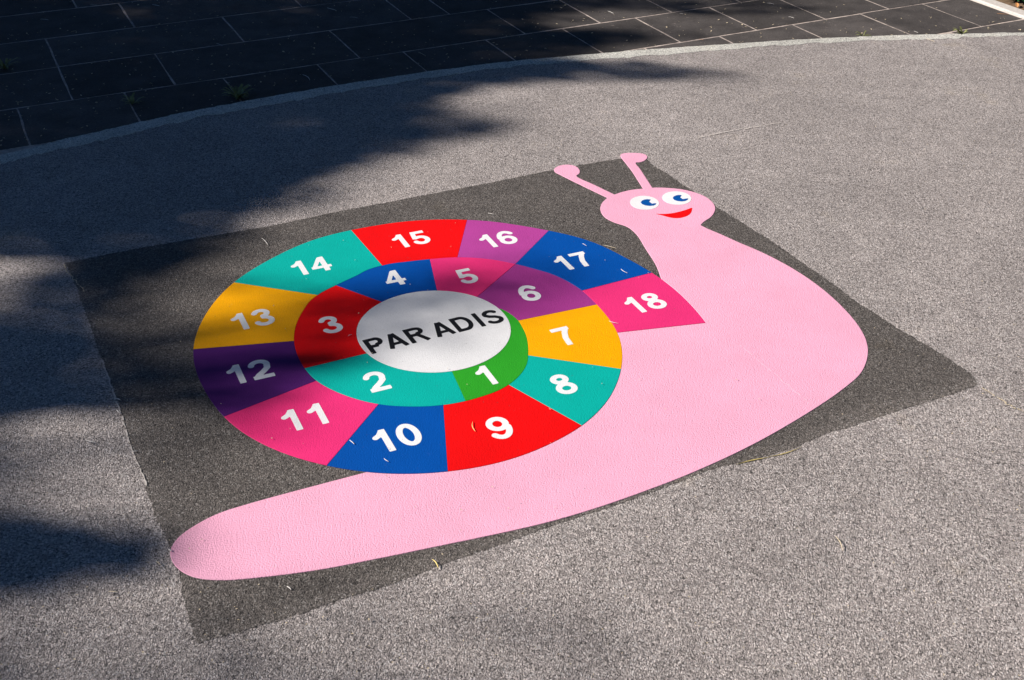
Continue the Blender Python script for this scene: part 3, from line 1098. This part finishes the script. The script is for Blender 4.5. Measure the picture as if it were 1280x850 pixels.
upper = [
    # deep shade over paving and asphalt, upper left
    (-150, 40, 260, 110, 0, 2.6), (60, 40, 220, 110, -.05, 3.2), (230, 60, 230, 95, -.1, 3.2), (400, 45, 200, 70, -.1, 3.4), (520, 35, 150, 45, -.1, 3.0),
    (30, 180, 220, 90, 0, 3.4), (170, 210, 200, 75, -.1, 3.2), (290, 180, 200, 70, -.15, 3.2), (420, 130, 150, 50, -.15, 3.0), (520, 100, 130, 28, -.12, 3.0),
    (60, 275, 170, 50, -.05, 3.2), (170, 285, 150, 45, -.15, 3.0), (270, 245, 130, 40, -.25, 2.6), (360, 210, 100, 28, -.25, 2.0), (-140, 200, 200, 130, 0, 3.0),
    (640, 60, 120, 25, -.1, 2.6), (730, 88, 150, 14, .02, 2.6), (620, 88, 110, 20, 0, 2.4), (830, 92, 110, 9, .03, .8), (690, 45, 120, 13, .0, 2.2), (790, 38, 90, 8, .02, .8),
    (540, 160, 110, 17, -.03, 2.2), (450, 180, 100, 28, -.1, 2.0), (520, 142, 60, 12, 0, 1.2), (640, 140, 40, 20, 0, .25), (400, 235, 90, 25, -.25, 1.0),
    (570, 0, 120, 22, 0, 3.0), (680, -10, 120, 22, 0, 2.6), (880, 2, 140, 13, .02, 1.3), (620, 20, 100, 14, 0, 1.4), (1000, -25, 200, 14, 0, 1.0), (750, -45, 300, 22, 0, 1.8),
    (330, -60, 400, 40, 0, 3.0), (150, 330, 120, 22, -.2, 1.6), (140, 350, 100, 26, -.15, 2.6), (190, 330, 90, 24, -.2, 2.0), (240, 315, 100, 18, -.2, 1.8),
]
lower = [
    (30, 390, 130, 22, -.15, 1.9), (20, 430, 120, 40, 0, 2.4), (-60, 460, 150, 70, 0, 2.6), (50, 490, 90, 30, -.1, 1.9), (150, 385, 70, 18, -.1, 1.2),
    (110, 465, 80, 18, -.05, 1.0), (300, 458, 190, 13, -.07, 1.2), (205, 490, 110, 36, -.05, 1.4), (300, 482, 80, 42, 0, 1.0), (385, 440, 80, 24, -.15, 1.0),
    (370, 460, 90, 22, -.15, .79), (520, 390, 150, 40, -.15, .24), (600, 362, 130, 36, -.15, .45), (470, 425, 80, 22, -.1, .25),
    (640, 350, 110, 28, 0, .35), (480, 362, 120, 30, 0, .22), (285, 525, 110, 26, 0, .7), (500, 412, 130, 55, 0, .2), (405, 412, 60, 42, 0, .45), (420, 375, 60, 20, 0, .5),
    (40, 692, 190, 48, 0, 2.8), (60, 690, 140, 35, 0, 1.8), (-90, 690, 150, 70, 0, 2.6), (135, 690, 80, 26, 0, 1.3), (95, 590, 165, 55, 0, .75), (90, 810, 260, 70, 0, .42), (0, 740, 130, 28, 0, 1.0),
    (-120, 580, 120, 90, 0, 1.2), (200, 690, 55, 45, 0, .5), (-100, 800, 120, 90, 0, .6), (170, 420, 85, 30, 0, .7), (180, 360, 200, 20, 0, .5), (50, 355, 160, 16, -.05, .7), (380, 850, 430, 120, -.05, .33),
]
tree('tall broadleaf tree beyond the left border shading the paving', (-12.6, 6.2), upper, 6.3, 7.8)
tree('second broadleaf tree beyond the left border shading the lower left asphalt', (-12.4, 1.6), lower, 6.0, 7.2)


def sky_blocker_tree(label, x, y, h, rad, src=None):  # unseen trees added around the scene to block sky light and deepen the shade
    root = empty('broadleaf_tree', (x, y, 0), random.uniform(0, 6))
    tag(root, label, 'tree', 'added trees cutting the sky light')
    if src is None:
        V, Fc = [], []
        for c in range(46):
            a, b = random.uniform(0, 6.28), random.uniform(-.9, 1)
            rr = random.uniform(.35, .85)
            cx, cy, cz = rr * math.cos(a) * math.cos(b), rr * math.sin(a) * math.cos(b), rr * math.sin(b)
            for _ in range(130):
                v = Vector((random.gauss(0, .12), random.gauss(0, .12), random.gauss(0, .10)))
                leaf_faces((rad * (cx + v.x), rad * (cy + v.y), h * .58 + h * .42 * (cz + v.z)), .26 * random.uniform(.6, 1.3), 3.1, V, Fc, .6)
        cm = mesh('crown', V, Fc)
        cm.materials.append(M['crown'])
        V, Fc = [], []
        limb(V, Fc, Vector((0, 0, -.1)), Vector((0, 0, h * .45)), .28, .16, 9)
        for k in range(7):
            limb(V, Fc, Vector((0, 0, h * .42)), Vector((rad * .6 * math.cos(k), rad * .6 * math.sin(k), h * .72)), .08, .02, 5)
        tm = mesh('trunk', V, Fc, True)
        tm.materials.append(M['bark'])
    else:
        cm, tm = src
    for nm, me_ in (('crown', cm), ('trunk', tm)):
        o = bpy.data.objects.new(nm, me_)
        COL.objects.link(o)
        o.parent = root
    return cm, tm


src = sky_blocker_tree('added sky-blocking tree beyond the far end of the paving', 2.0, 13.0, 13, 4.6)
for lb, x, y in (('added sky-blocking tree beyond the paving further left', -6.5, 13.5), ('added sky-blocking tree beyond the planting bed', 10.5, 13), ('added sky-blocking tree to the right of the asphalt', 12.5, 5),
                 ('added sky-blocking tree behind the photographer on the right', 8.5, -6), ('added sky-blocking tree right behind the photographer', 0.5, -8),
                 ('added sky-blocking tree behind the photographer on the left', -8, -7.5), ('added sky-blocking tree to the left beyond the shade trees', -15, 15), ('added sky-blocking tree at the right rear corner', 13.5, -1.5), ('added tree filling the sky gap beyond the paving', 6.2, 11.5), ('added tree filling the sky gap on the left beyond', -2.5, 17),
                 ('added sky-blocking tree behind the planting bed to the right', 12, 9), ('added sky-blocking tree at the far right rear', 5.5, 16), ('added sky-blocking tree close on the right side', 9.5, 1.5), ('added sky-blocking tree close behind the photographer', 4, -5), ('added sky-blocking tree close behind on the left', -4.5, -6)):
    sky_blocker_tree(lb, x, y, 11, 4.2, src)

print('objects', len(SC.objects), 'tris', sum(len(o.data.polygons) for o in SC.objects if o.type == 'MESH'))
